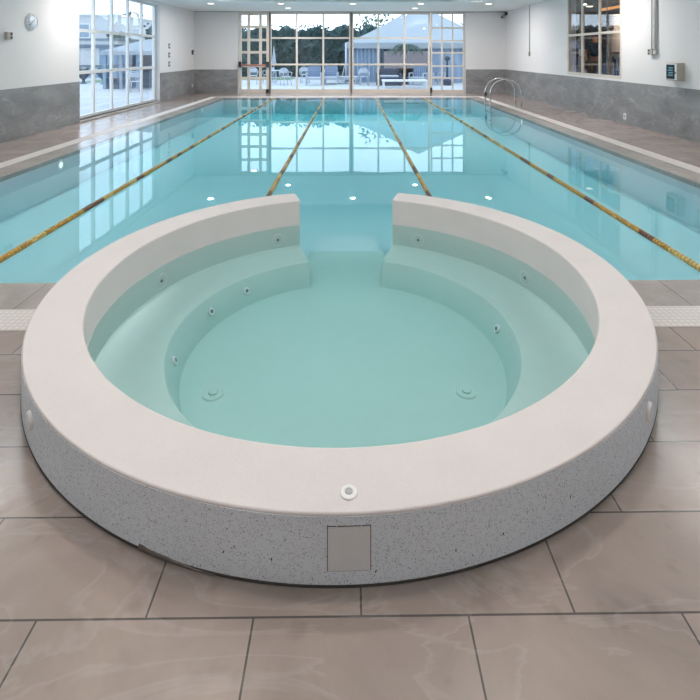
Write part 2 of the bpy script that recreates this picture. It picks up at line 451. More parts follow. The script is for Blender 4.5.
# black painted shadow strip under the outer wall and the broken bit of grout
b = MB().lathe([(RO-.05, 0.001), (RO+.003, 0.001), (RO+.003, .009), (RO-.05, .010)], n=120, a0=PI+.0, a1=2*PI, closed_prof=True, caps=True)
b.build('base_gap_shade', M['gap_black'], spa)
b = MB().lathe([(RO-.02, .001), (RO+.005, .001), (RO+.004, .016), (RO-.02, .024)], n=26, a0=math.radians(248.4), a1=math.radians(257.6), closed_prof=True, caps=True)
for v in b.bm.verts:
    t = (math.degrees(math.atan2(v.co.y, v.co.x)) % 360 - 248.4)/9.2
    if v.co.z > .01: v.co.z *= max(.25, 1.15-t) * random.uniform(.85, 1.15)
b.build('broken_grout', M['chip'], spa)
# small gouges in the plaster of the outer face
for px, py in ((221, 550), (270, 558), (377, 571), (459, 551), (507, 535), (573, 498)):
    d = 780/(py-53)*.93; a = math.atan2(-math.sqrt(max(.01, RO**2-(WX(px, d)-CX)**2)), WX(px, d)-CX)
    z = H-(py-53)/F*(CY+RO*math.sin(a))
    b = MB().ball((0, 0, 0), .006, (.35, .55, 1.2), 2); b.xform(Matrix.Translation((RO*math.cos(a), RO*math.sin(a), max(.03, z))) @ Matrix.Rotation(a, 4, 'Z') @ Matrix.Rotation(random.uniform(-.5, .5), 4, 'X'))
    b.build('plaster_gouge', M['gap_black'], spa, 60)
# grey access panel on the outer front face
a = -PI/2 + .021
for nm, mat_, hw, z0, z1, rr in (('access_panel', M['grey'], .0365, .052, .180, RO+.0035), ('panel_gap', M['gap_black'], .0380, .049, .183, RO+.0015)):
    b = MB().lathe([(RO-.02, z0), (rr, z0), (rr, z1), (RO-.02, z1)], n=8, a0=a-hw, a1=a+hw, closed_prof=True, caps=True, smooth=False)
    b.build(nm, mat_, spa)
# round air button on top of the rim
def fitting(name, at, axis_vec, R, mat_, parent, inner, prof_h=.008, k=1.0):
    q = Vector(axis_vec).to_track_quat('Z', 'Y').to_matrix().to_4x4()
    b = MB().lathe([(0.0005, 0), (R, 0), (R, prof_h*.6), (R*.86, prof_h), (R*.5, prof_h), (R*.46, prof_h*.5), (.0005, prof_h*.5)], n=32)
    b.xform(Matrix.Translation(at) @ q); o = b.build(name, mat_, parent, 40)
    b = MB().lathe([(.0005, prof_h*.5), (R*(.44 if k > .9 else .25), prof_h*.5), (R*(.40 if k > .9 else .2), prof_h*max(1.1*k, 1.15)), (.0005, prof_h*max(1.1*k, 1.15))], n=24)
    b.xform(Matrix.Translation(at) @ q); c = b.build('insert', inner, o, 40)
    return o
ob = fitting('air_button', (.035, 1.528-CY, RIM-.001), (0, 0, 1), .026, M['white'], spa, M['pipe'], .007)
ob['label'] = 'white round air button on the rim top'
for ang in (224.5, 316.5):
    a = math.radians(ang)
    fitting('side_button', ((RO-.002)*math.cos(a), (RO-.002)*math.sin(a), .125), (math.cos(a), math.sin(a), 0), .036, M['white'], spa, M['white'], .016)
# jets in the wall above the bench and in the bench face
for ang in (159, 115, 63.5, 22):
    a = math.radians(ang)
    o = fitting('wall_jet', ((RI+.001)*math.cos(a), (RI+.001)*math.sin(a), ZB+.075), (-math.cos(a), -math.sin(a), 0), .050, M['spa'], spa, M['plate'], .008, .6)
    q = Vector((-math.cos(a), -math.sin(a), 0)).to_track_quat('Z', 'Y').to_matrix().to_4x4()
    b = MB().lathe([(.048, 0), (.0535, 0), (.0535, .004), (.048, .004)], n=32, closed_prof=True); b.xform(Matrix.Translation(((RI-.003)*math.cos(a), (RI-.003)*math.sin(a), ZB+.075)) @ q); b.build('jet_rim', M['grey'], o)
for ang in (138, 158, 190, 8):
    a = math.radians(ang); r_ = 1.035
    o = fitting('bench_jet', (r_*math.cos(a), r_*math.sin(a), ZB-.085), (-math.cos(a), -math.sin(a), .5), .028, M['grey'], spa, M['plate'], .012)
for (x, y) in ((-.745, -.33), (.705, -.33)):
    o = fitting('floor_drain', (x, y, ZS), (0, 0, 1), .058, M['spa'], spa, M['spa'], .007, 1.6)
    MB().lathe([(.061, .0), (.064, 0), (.064, .003), (.061, .003)], c=(x, y, ZS), n=32, closed_prof=True).build('drain_gap', M['grey'], o)

# ------------------------------------------------------------------ walls
WT = .25
b = MB()
LY0, LY1, LZ0, LZ1 = 11.22, 15.93, .05, 3.12
b.box(-XW-WT, -XW, YB, LY0, 0, 3.6); b.box(-XW-WT, -XW, LY1, YF+WT, 0, 3.6)
b.box(-XW-WT, -XW, LY0, LY1, 0, LZ0); b.box(-XW-WT, -XW, LY0, LY1, LZ1, 3.6)
struct(b.build('wall_left', M['wall']), 'white painted left wall with the tall window', 'wall')
RY0, RY1, RZ0, RZ1 = 11.10, 13.90, .98, 3.12
b = MB()
b.box(XW, XW+WT, YB, RY0, 0, 3.6); b.box(XW, XW+WT, RY1, YF+WT, 0, 3.6)
b.box(XW, XW+WT, RY0, RY1, 0, RZ0); b.box(XW, XW+WT, RY0, RY1, RZ1, 3.6)
struct(b.build('wall_right', M['wall']), 'white painted right wall with the interior window', 'wall')
FX0, FX1, FZ1 = WX(238.5, YF), WX(465.5, YF), 3.16
b = MB()
b.box(-XW, FX0, YF, YF+WT, 0, 3.6); b.box(FX1, XW, YF, YF+WT, 0, 3.6); b.box(FX0, FX1, YF, YF+WT, FZ1, 3.6)
struct(b.build('wall_far', M['wall']), 'white painted far end wall around the glazed doors', 'wall')
struct(MB().box(-XW-WT, XW+WT, YB-WT, YB, 0, 3.6).build('wall_back', M['wall']), 'plain white wall behind the camera', 'wall')
# wainscot
WH, WTk = .93, .012
n_ = 3
for (x0, x1, y0, y1, lab) in ((-XW, -XW+WTk, YB, LY0, 'grey stone cladding on left wall before the window'), (-XW, -XW+WTk, LY1, YF, 'grey stone cladding on left wall past the window'),
        (XW-WTk, XW, YB, YF, 'grey stone cladding along the right wall'), (-XW+WTk, FX0-.02, YF-WTk, YF, 'grey stone cladding on far wall left of the door'),
        (FX1+.02, XW-WTk, YF-WTk, YF, 'grey stone cladding on far wall right of the door')):
    struct(MB().box(x0, x1, y0, y1, 0.0, WH).build('trim_%d' % n_, M['stone']), lab, 'wall cladding'); n_ += 1
# ceiling: soffit ring and raised tray
TX0, TX1, TY0, TY1 = -4.2, 4.2, -2.5, 15.8
b = MB()
b.box(-XW, TX0, YB, YF, ZC, ZC+.06); b.box(TX1, XW, YB, YF, ZC, ZC+.06)
b.box(TX0, TX1, YB, TY0, ZC, ZC+.06); b.box(TX0, TX1, TY1, YF, ZC, ZC+.06)
ceil = struct(b.build('ceiling', M['soffit']), 'white ceiling soffit around the raised tray', 'ceiling')
b = MB()
b.box(-XW, XW, YB, YF, 3.6, 3.66)
struct(b.build('ceiling_tray', M['tray']), 'pale aqua raised ceiling tray over the pool', 'ceiling')
# ceiling shadow gap line at the far wall
struct(MB().box(-XW, XW, YF-.03, YF, ZC-.035, ZC-.0).build('trim_%d' % n_, M['pipe']), 'thin grey line where ceiling meets far wall', 'trim'); n_ += 1

# ------------------------------------------------------------------ windows and doors
def grid_window(name, label, cat, plane, pos, a0, a1, z0, z1, va, hz, fw, mw, dep, mat_, gmat, bottom=None):
    """plane 'Y': window in an XZ plane at y=pos, 'X': in a YZ plane at x=pos"""
    root = thing(name, label, cat, kind='structure')
    def bx(b, p0, p1, q0, q1, d):
        if plane == 'Y': b.box(p0, p1, pos-d/2, pos+d/2, q0, q1)
        else: b.box(pos-d/2, pos+d/2, p0, p1, q0, q1)
    bt = bottom or fw
    b = MB()
    bx(b, a0, a0+fw, z0, z1, dep); bx(b, a1-fw, a1, z0, z1, dep)
    bx(b, a0+fw, a1-fw, z1-fw, z1, dep); bx(b, a0+fw, a1-fw, z0, z0+bt, dep)
    b.build('window_frame', mat_, root)
    b = MB()
    for v in va: bx(b, v-mw/2, v+mw/2, z0+bt, z1-fw, dep*.8)
    vs = [a0+fw] + [x for v in va for x in (v-mw/2, v+mw/2)] + [a1-fw]
    for h in hz:
        for i in range(0, len(vs), 2): bx(b, vs[i], vs[i+1], h-mw/2, h+mw/2, dep*.8)
    b.build('glazing_bars', mat_, root)
    b = MB(); bx(b, a0+fw*.5, a1-fw*.5, z0+bt*.5, z1-fw*.5, .008)
    b.build('window_glass', gmat, root)
    return root
w = grid_window('window_1', 'tall white gridded window in the left wall', 'window', 'X', -6.27, LY0+.02, LY1-.02, LZ0, LZ1,
            [12.15, 13.07, 14.0, 14.93], [1.12, 2.10], .07, .075, .08, M['frame_white'], M['glass'])
b = MB().box(-6.25, -XW+.03, LY0, LY1, LZ0-.03, LZ0); b.build('sill', M['frame'], w)
yw = YF+.06
w2 = grid_window('window_2', 'gridded glazing at the far end, left half looking at the hedge', 'window', 'Y', yw, WX(269.5, YF), WX(350.8, YF), .0, FZ1,
            [WX(296.7, YF), WX(323.2, YF)], [WZ(64.5, YF), WZ(38, YF)], .07, .07, .09, M['frame'], M['glass'], bottom=.16)
w3 = grid_window('window_3', 'gridded glazing at the far end, right half looking at the marquee', 'window', 'Y', yw, WX(351.8, YF), WX(430.2, YF), .0, FZ1,
            [WX(378.4, YF), WX(404.6, YF)], [WZ(64.5, YF), WZ(38, YF)], .07, .07, .09, M['frame'], M['glass'], bottom=.16)
for w_, px in ((w2, 270.0), (w3, 351.2)):
    MB().box(WX(px, YF)-.03, WX(px, YF)+.03, yw-.065, yw-.045, .0, FZ1).build('dark_seal', M['frame_dark'], w_)
d1 = grid_window('door_1', 'beige glazed door with red push bar at far left', 'door', 'Y', yw, FX0+.02, WX(269, YF), .0, FZ1,
            [WX(248.7, YF), WX(260.4, YF)], [WZ(y, YF) for y in (78.2, 66, 52.3, 40, 26.8)], .10, .10, .09, M['frame'], M['glass'], bottom=.16)
zb = WZ(65, YF)
MB().tube([(FX0+.10, yw-.14, zb), (WX(267.5, YF), yw-.14, zb)], .028, 12).build('push_bar', M['red'], d1)
for x in (FX0+.08, WX(267.8, YF)):
    MB().box(x-.05, x+.05, yw-.17, yw-.045, zb-.09, zb+.13, .015).build('bar_bracket', M['black'], d1)
MB().box(WX(267.7, YF)-.06, WX(267.7, YF)+.06, yw-.12, yw-.045, .01, .16, .01).build('bottom_latch', M['black'], d1)
d2 = grid_window('door_2', 'beige glazed door with small panes at far right', 'door', 'Y', yw, WX(431, YF), FX1-.02, .0, FZ1,
            [WX(442.3, YF), WX(453, YF)], [WZ(y, YF) for y in (78.2, 66.2, 52.9, 40.7, 27.9)], .06, .06, .09, M['frame'], M['glass'], bottom=.13)
MB().box(WX(431.2, YF)-.04, WX(431.2, YF)+.04, yw-.10, yw-.045, .0, .22, .01).build('bottom_latch', M['black'], d2)
w4 = grid_window('window_4', 'interior window in the right wall with beige bars', 'window', 'X', XW+.03, RY0, RY1, RZ0, RZ1,
            [12.12, 13.03], [2.06], .07, .06, .06, M['frame'], M['glass_in'])
# emergency lamp on the top rail of the far left door
em = thing('emergency_lamp', 'small glowing oval lamp above the far left door', 'lamp', (WX(254, YF), YF-.0, 3.0))
MB().box(-.17, .17, -.05, .005, -.05, .05, .02).build('lamp_body', M['white'], em)
b = MB().ball((0, -.052, 0), .1, (1.3, .2, .35), 3); b.build('lamp_lens', M['lamp'], em, 60)

# ------------------------------------------------------------------ ceiling downlights
def downlight(x, y, label, group, proto=[None], power=22.0, z=ZC):
    if proto[0] is None:
        r = thing('ceiling_downlight', label, 'ceiling light', (x, y, ZC), group=group)
        MB().lathe([(.10, -.001), (.13, -.001), (.13, -.010), (.105, -.014), (.10, -.008)], n=32, closed_prof=True).build('trim_ring', M['white'], r, 40)
        MB().cyl((0, 0, -.010), (0, 0, -.001), .099, n=32).build('lamp_lens', M['lamp'], r)
        proto[0] = r
    else:
        r = dup(proto[0], (x, y, z), label=label); r['group'] = group
    l = bpy.data.lights.new('downlight_beam', 'AREA'); l.shape = 'DISK'; l.size = .13; l.energy = power; l.color = (1.0, .92, .87)
    lo = bpy.data.objects.new('downlight_beam', l); COL.objects.link(lo); lo.parent = r; lo.location = (0, 0, -.02)
names = ['leftmost', 'second from left', 'middle', 'second from right', 'rightmost']
for nm, x in zip(names, (-4.58, -2.28, .08, 2.32, 4.55)):
    downlight(x, 16.3, 'glowing ceiling downlight, %s of the row of five at the tray edge' % nm, 'ceiling downlights')
downlight(-2.25, 17.9, 'glowing ceiling downlight near the far windows, left of the pair', 'ceiling downlights')
downlight(2.33, 17.9, 'glowing ceiling downlight near the far windows, right of the pair', 'ceiling downlights')
for s in (-1, 1):  # out-of-view soffit downlights, added for more brightness
    for y in (10.8, 5.9, -1.8):
        downlight(s*4.9, y, 'unseen ceiling downlight added in the side soffit to brighten the room', 'added side soffit downlights', power={10.8: 46.0, 5.9: 28.0, -1.8: 44.0}[y])
for x, y in ((-1.2, 2.1), (.9, 2.1), (-1.2, 3.3), (.9, 3.3)):  # tray lamps over the spa, added out of view for brightness
    downlight(x, y, 'unseen ceiling downlight added in the tray to light the spa', 'added tray downlights above the spa', power=4.5, z=3.6)

# ------------------------------------------------------------------ lane ropes
def lane_rope(x, y0, y1, label, seed, proto={}):
    rnd = random.Random(seed)
    r = thing('lane_rope', label, 'lane rope', (x, y0, 0), group='lane ropes across the pool')
    L = y1-y0; z = .008
    MB().tube([(0, .0, z), (0, L, z)], .007, 8).build('cable', M['cable'], r)
    MB().cyl((0, -.0, z), (0, .07, z), .014, n=10).build('end_hook', M['steel'], r)
    if not proto:
        for key, mt in (('g', 'float_gold'), ('b', 'float_brown'), ('p', 'float_pale')):
            b = MB()
            pr = []
            nseg = 5
            for i in range(nseg):
                a = i*.2/nseg; d = .2/nseg
                pr += [(.013, a+.002), (.023, a+.006), (.025, a+d*.5), (.023, a+d-.006), (.013, a+d-.002)]
            b.lathe(pr, n=14, axis='Y', closed_prof=False)
            o = b.build('float', M[mt], None, 30); proto[key] = o.data
            bpy.data.objects.remove(o)
    y = .1; i = 0
    while y < L-.25:
        step = .20; key = 'g'
        if i % 5 == 3 or rnd.random() < .05: key = 'b'
        if rnd.random() < .12: key = 'p'
        o = bpy.data.objects.new('float', proto[key]); COL.objects.link(o); o.parent = r; o.location = (0, y, z)
        o.rotation_euler = (0, rnd.uniform(0, 3), 0)
        if key == 'b': o['label'] = 'dark brown float'
        y += step + .002; i += 1
    return r
ys = CY+math.sqrt(RO**2-.86**2)+.015
lane_rope(-2.65, PY0, PY1, 'gold and brown lane rope nearest the left wall', 1)
lane_rope(-.90, ys, PY1, 'gold and brown lane rope running from the left part of the spa rim', 2)
lane_rope(.865, ys, PY1, 'gold and brown lane rope running from the right part of the spa rim', 3)
lane_rope(2.54, PY0, PY1, 'gold and brown lane rope nearest the right wall', 4)

# ------------------------------------------------------------------ pool ladder
ld = thing('pool_ladder', 'curved chrome ladder handrails at the far right pool edge', 'pool ladder', (0, 0, 0))
for yy in (14.3, 14.85):
    pts = [(4.95, yy, 0.0)] + [(4.495+.455*math.cos(t), yy, .38+.435*math.sin(t)) for t in [PI*i/18 for i in range(19)]]
    pts += [(4.045, yy, .05), (4.06, yy, -.2), (4.08, yy, -.52)]
    MB().tube(pts, .021, 12).build('handrail', M['steel'], ld)
    MB().lathe([(.02, .0), (.05, 0), (.05, .006), (.03, .014), (.02, .014)], c=(4.95, yy, 0.0), n=20, closed_prof=True).build('flange', M['steel'], ld)
for z in (-.16, -.40):
    MB().box(4.01, 4.12, 14.3, 14.85, z-.012, z+.012, .005).build('tread', M['steel'], ld)
MB().box(4.05-.03, 4.05+.03, 14.78, 14.86, .28, .40, .01).build('bumper', M['black'], ld)

# underwater lamps on the pool side walls
for (x, y, z, sx, lab) in ((PX0, 7.6, -.13, 1, 'round underwater pool lamp on the left pool wall, nearer one'), (PX0, 14.8, -.13, 1, 'round underwater pool lamp on the left pool wall, far one'),
        (PX1, 12.1, -.12, -1, 'round underwater pool lamp on the right pool wall near ladder')):
    r = thing('pool_lamp', lab, 'pool light', (x, y, z), group='underwater lamps')
    MB().lathe([(.05, 0), (.085, 0), (.085, sx*.008), (.05, sx*.012)], n=28, axis='X', closed_prof=True).build('trim_ring', M['white'], r)
    MB().lathe([(.0005, sx*.014), (.06, sx*.010), (.06, 0), (.0005, 0)], n=28, axis='X').build('lamp_lens', M['poollight'], r)

# ------------------------------------------------------------------ wall fittings
# clock
ck = thing('wall_clock', 'round white wall clock high on the left wall', 'clock', (-XW, 9.53, 2.17))
MB().lathe([(.0005, 0), (.165, 0), (.165, .03), (.15, .042), (.142, .03), (.0005, .03)], n=48, axis='X').build('case', M['white'], ck, 40)
MB().lathe([(.0005, .031), (.143, .031), (.143, .033), (.0005, .033)], n=48, axis='X').build('clock_face', M['clockface'], ck)
for i in range(12):
    a = i*PI/6; c, s_ = math.cos(a), math.sin(a)
    b = MB().box(0, .002, -.005, .005, .112, .132); b.xform(Matrix.Translation((.0335, 0, 0)) @ Matrix.Rotation(a, 4, 'X')); b.build('hour_mark', M['plate'], ck)
for nm, ln, a, wd in (('hour_hand', .075, -1.0, .009), ('minute_hand', .115, 2.3, .006)):
    b = MB().box(0, .002, -wd/2, wd/2, -.02, ln); b.xform(Matrix.Translation((.036, 0, 0)) @ Matrix.Rotation(a, 4, 'X')); b.build(nm, M['black'], ck)
# thermostat / sensor box left of clock
tb = thing('sensor_box', 'small grey sensor box with dark sockets low left of the clock', 'sensor', (-XW, 8.87, 1.88))
MB().box(0, .06, -.07, .07, -.065, .065, .008).build('housing', M['beige_box'], tb)
for z in (-.035, .035): MB().box(.058, .064, .005, .055, z-.022, z+.022, .003).build('socket', M['black'], tb)
for nm, y in (('topmost', 46), ('middle', 55), ('bottom', 64)):
    z = WZ(y, 16.75)
    sw = thing('switch_plate', 'dark switch plate right of the left window, %s of three' % nm, 'switch', (-XW, 16.75, z), group='switch plates by the left window')
    MB().box(0, .014, -.075, .075, -.085, .085, .005).build('plate', M['plate'], sw)
    for yy in (-.035, .035): MB().box(.013, .02, yy-.022, yy+.022, -.03, .03, .003).build('rocker', M['grey'], sw)
sn = thing('motion_sensor', 'small dark sensor in the far left corner above the cladding', 'sensor', (-XW, 19.15, 1.60))
MB().box(0, .07, -.06, .06, -.09, .09, .02).build('housing', M['plate'], sn)
MB().ball((.07, 0, -.03), .035).build('lens', M['white'], sn, 60)
so = thing('wall_socket', 'white wall socket on the cladding in the far left corner', 'socket', (-XW+WTk, 19.15, .32))
MB().box(0, .015, -.07, .07, -.06, .06, .005).build('plate', M['white'], so)
MB().box(.014, .018, -.03, .03, -.03, .03).build('socket_insert', M['pipe'], so)
so = thing('wall_socket', 'white wall socket low on the right cladding', 'socket', (XW-WTk, 10.93, .17))
MB().box(-.015, 0, -.05, .05, -.07, .07, .005).build('plate', M['white'], so)
MB().box(-.018, -.014, -.025, .025, -.03, .03).build('socket_insert', M['pipe'], so)
# control box on the right wall
cb = thing('control_box', 'beige control box with dark display on the right wall', 'control panel', (XW, 8.98, 1.06))
MB().box(-.13, 0, 0, .36, 0, .33, .008).build('enclosure', M['beige_box'], cb)
MB().box(-.145, -.13, .03, .34, .015, .315, .004).build('door', M['white'], cb)
sc = MB().box(-.148, -.1445, .07, .31, .03, .30).build('display', M['screen'], cb)
for k in range(4):
    MB().box(-.1495, -.1479, .12, .26-.02*(k % 2), .09+.045*k, .112+.045*k).build('display_line', M['lcd'], sc)
MB().cyl((-.145, .05, .15), (-.175, .05, .15), .018, n=14).build('knob', M['black'], cb)
# conduits with their boxes
cd = thing('cable_conduit', 'pair of grey conduits dropping to a socket box beside the control box', 'conduit', (XW, 9.86, WZ(52, 10)))
for y, r_ in ((.07, .012), (-.06, .022)):
    MB().tube([(-.03, y, 0), (-.03, y, ZC-WZ(52, 10))], r_, 12).build('pipe', M['pipe'], cd)
MB().box(-.07, 0, .0, .15, -.06, .06, .006).build('socket_box', M['beige_box'], cd)
MB().box(-.06, 0, -.10, -.0, -.05, .05, .006).build('junction_box', M['pipe'], cd)
for z in (-.03, .03): MB().box(-.074, -.068, .085, .135, z-.018, z+.018).build('socket_insert', M['black'], cd)
for z in (.5, 1.1): MB().box(-.055, 0, -.085, -.035, z, z+.03).build('pipe_clip', M['steel'], cd)
cd = thing('cable_conduit', 'thin grey conduit with a small switch left of the interior window', 'conduit', (XW, 16.8, 1.56))
MB().tube([(-.02, 0, 0), (-.02, 0, ZC-1.56)], .014, 10).build('pipe', M['pipe'], cd)
MB().box(-.05, 0, -.05, .05, -.09, .05, .008).build('switch_box', M['beige_box'], cd)
# camera in far right corner
cc = thing('security_camera', 'small dark camera high in the far right corner', 'camera', (XW-.12, YF, 3.03))
MB().box(-.04, .04, -.04, 0, -.06, .06, .006).build('mount', M['pipe'], cc)
MB().cyl((0, -.03, 0), (-.04, -.12, -.02), .015).build('arm', M['pipe'], cc)
b = MB().cyl((-.0, -.05, -.0), (-.13, -.30, -.08), .05, n=20); b.build('camera_body', M['beige_box'], cc)
b = MB().cyl((-.13, -.30, -.08), (-.135, -.31, -.083), .035, n=20); b.build('lens', M['black'], cc)
cc2 = thing('junction_box', 'small black box on the right wall at the far ceiling corner', 'box', (XW, YF-.14, 3.1))
MB().box(-.08, 0, -.07, .07, -.06, .06, .008).build('box_body', M['black'], cc2)
MB().box(-.085, -.079, -.06, .06, -.05, .05, .004).build('box_lid', M['plate'], cc2)

# ------------------------------------------------------------------ gym room behind the right window
gx = XW+WT
b = MB().box(gx, 11.5, 8.5, 21, .30, .45); struct(b.build('gym_floor', M['woodfloor']), 'brown wooden floor of the room behind the right window', 'floor')
b = MB().box(gx, 11.5, 8.5, 21, 3.25, 3.35); struct(b.build('gym_ceiling', M['wood']), 'dark wooden ceiling of the room behind the right window', 'ceiling')
b = MB().box(11.5, 11.6, 8.5, 21, .3, 3.35).box(gx, 11.5, 21, 21.1, .3, 3.35).box(gx, 11.5, 8.4, 8.5, .3, 3.35); struct(b.build('gym_wall', M['wood']), 'brown panelled walls of the room behind the right window', 'wall')
def gpos(px, X): return X/((px-350.5)/F)
Xg = 8.2
lb = thing('ceiling_lamp', 'round ceiling lamp behind the left bay of the interior window', 'ceiling light', (WX(590.5, 17.5), 17.5, 3.25))
MB().lathe([(.0005, -.03), (.12, -.03), (.15, 0), (.0005, 0)], n=28).build('lamp_base', M['white'], lb)
MB().lathe([(.0005, -.045), (.11, -.031), (.0005, -.031)], n=28).build('lamp_lens', M['lamp'], lb)
X = 9.0; ya, yb = gpos(621, X), gpos(603, X)
ab = thing('light_strip', 'amber glowing light strip high behind the interior window', 'light strip', (X, ya, WZ(6.5, 16.5)))
MB().box(-.03, .03, -1.2, yb-ya, -.06, .06).build('housing', M['wood'], ab)
MB().box(-.035, -.031, -1.18, yb-ya-.02, -.045, .045).build('diffuser', M['amber'], ab)
# hanging rod for the strip
MB().box(-.02, .02, .3, .34, .06, 3.25-WZ(6.5, 16.5)).build('hanger', M['black'], ab)
MB().box(-.02, .02, -.8, -.76, .06, 3.25-WZ(6.5, 16.5)).build('hanger', M['black'], ab)
# white wall board
X = 11.48
ya, yb = gpos(594, X), gpos(584.5, X)
wb = thing('wall_panel', 'pale panel high on the brown wall behind interior window', 'panel', (X, ya, 1.95))
MB().box(-.02, 0.02, 0, yb-ya, 0, 1.0).build('panel_board', M['poster'], wb)
MB().box(-.03, -.02, .05, yb-ya-.05, .05, .95).build('panel_face', M['bluewall'], wb)
# navy partition screen
X = 7.3; ya, yb = gpos(611, X), gpos(603.5, X)
ns = thing('folding_screen', 'dark navy upright screen standing behind right bay of interior window', 'screen', (X, ya, .45))
b = MB()
b.bm.faces.new([b.bm.verts.new(p) for p in ((0, .12, .06), (0, yb-ya, .06), (0, yb-ya, 1.30), (0, 0, 1.24))])
bmesh.ops.solidify(b.bm, geom=b.bm.faces[:], thickness=.04); b.build('screen_panel', M['navypanel'], ns)
MB().box(-.06, .10, .1, .16, 0, .06, .01).build('foot', M['black'], ns)
MB().box(-.06, .10, yb-ya-.10, yb-ya-.04, 0, .06, .01).build('foot', M['black'], ns)
# poster board with blue print
X = 7.6; ya, yb = gpos(622, X), gpos(611.8, X)
pb = thing('display_board', 'white display board with blue print at the window right edge', 'board', (X, ya, .45))
MB().box(0, .03, 0, yb-ya, .25, 1.16, .004).build('board', M['poster'], pb)
MB().box(-.006, 0, 0, yb-ya, 1.10, 1.15).build('red_edge', M['red'], pb)
for (u0, u1, v0, v1) in ((.40, .62, .45, .95), (.18, .36, .35, .62), (.62, .8, .85, 1.02), (.70, .84, .32, .46), (.1, .2, .75, 1.0)):
    MB().box(-.004, .0, u0*(yb-ya), u1*(yb-ya), v0, v1, .0).build('blue_print', M['blueink'], pb)
for y in (.05, yb-ya-.09): MB().box(0, .03, y, y+.04, 0, .25).build('leg', M['black'], pb)
X = 8.3; ya = gpos(616, X)
wc = thing('white_pillar', 'white round pillar behind the right bay of interior window', 'pillar', (X, ya, .45))
MB().lathe([(.0005, 0), (.26, 0), (.26, .08), (.20, .1), (.20, 2.2), (.17, 2.25), (.0005, 2.25)], n=28).build('shaft', M['poster'], wc, 40)
MB().lathe([(.0005, 2.25), (.22, 2.25), (.22, 2.33), (.0005, 2.33)], n=28).build('cap', M['white'], wc)
X = 8.0; ya = gpos(608.5, X)
sp = thing('black_speaker', 'black dome loudspeaker hanging at the top of interior window', 'speaker', (X, ya, 2.40))
MB().lathe([(.0005, -.10), (.17, -.10), (.20, -.06), (.16, .04), (.06, .10), (.0005, .11)], n=24).build('dome', M['black'], sp, 40)
MB().tube([(0, 0, .10), (0, 0, .85)], .012, 8).build('hanger', M['black'], sp)
# exercise bike shapes, pale
X = 8.8; ya = gpos(587.5, X)
bk = thing('exercise_bike', 'pale exercise bike behind the middle bay of interior window', 'exercise bike', (X, ya, .45))
MB().lathe([(.0005, -.05), (.19, -.05), (.21, 0), (.19, .05), (.0005, .05)], c=(0, .1, .32), n=28, axis='X').build('flywheel', M['poster'], bk, 40)
MB().box(-.2, .2, -.35, -.28, 0, .06, .01).build('base_bar', M['plate'], bk)
MB().box(-.2, .2, .38, .45, 0, .06, .01).build('base_bar', M['plate'], bk)
MB().tube([(0, -.32, .05), (0, .42, .05)], .03).build('frame_rail', M['poster'], bk)
MB().tube([(0, -.15, .05), (0, -.22, .85)], .03).build('seat_post', M['plate'], bk)
MB().box(-.10, .10, -.36, -.10, .85, .93, .03).build('saddle', M['black'], bk)
MB().tube([(0, .25, .05), (0, .30, 1.05)], .03).build('front_post', M['poster'], bk)
MB().box(-.14, .14, .24, .34, 1.02, 1.26, .02).build('console', M['poster'], bk)
MB().tube([(-.22, .12, 1.1), (-.2, .28, 1.04), (.2, .28, 1.04), (.22, .12, 1.1)], .018).build('handlebar', M['black'], bk)

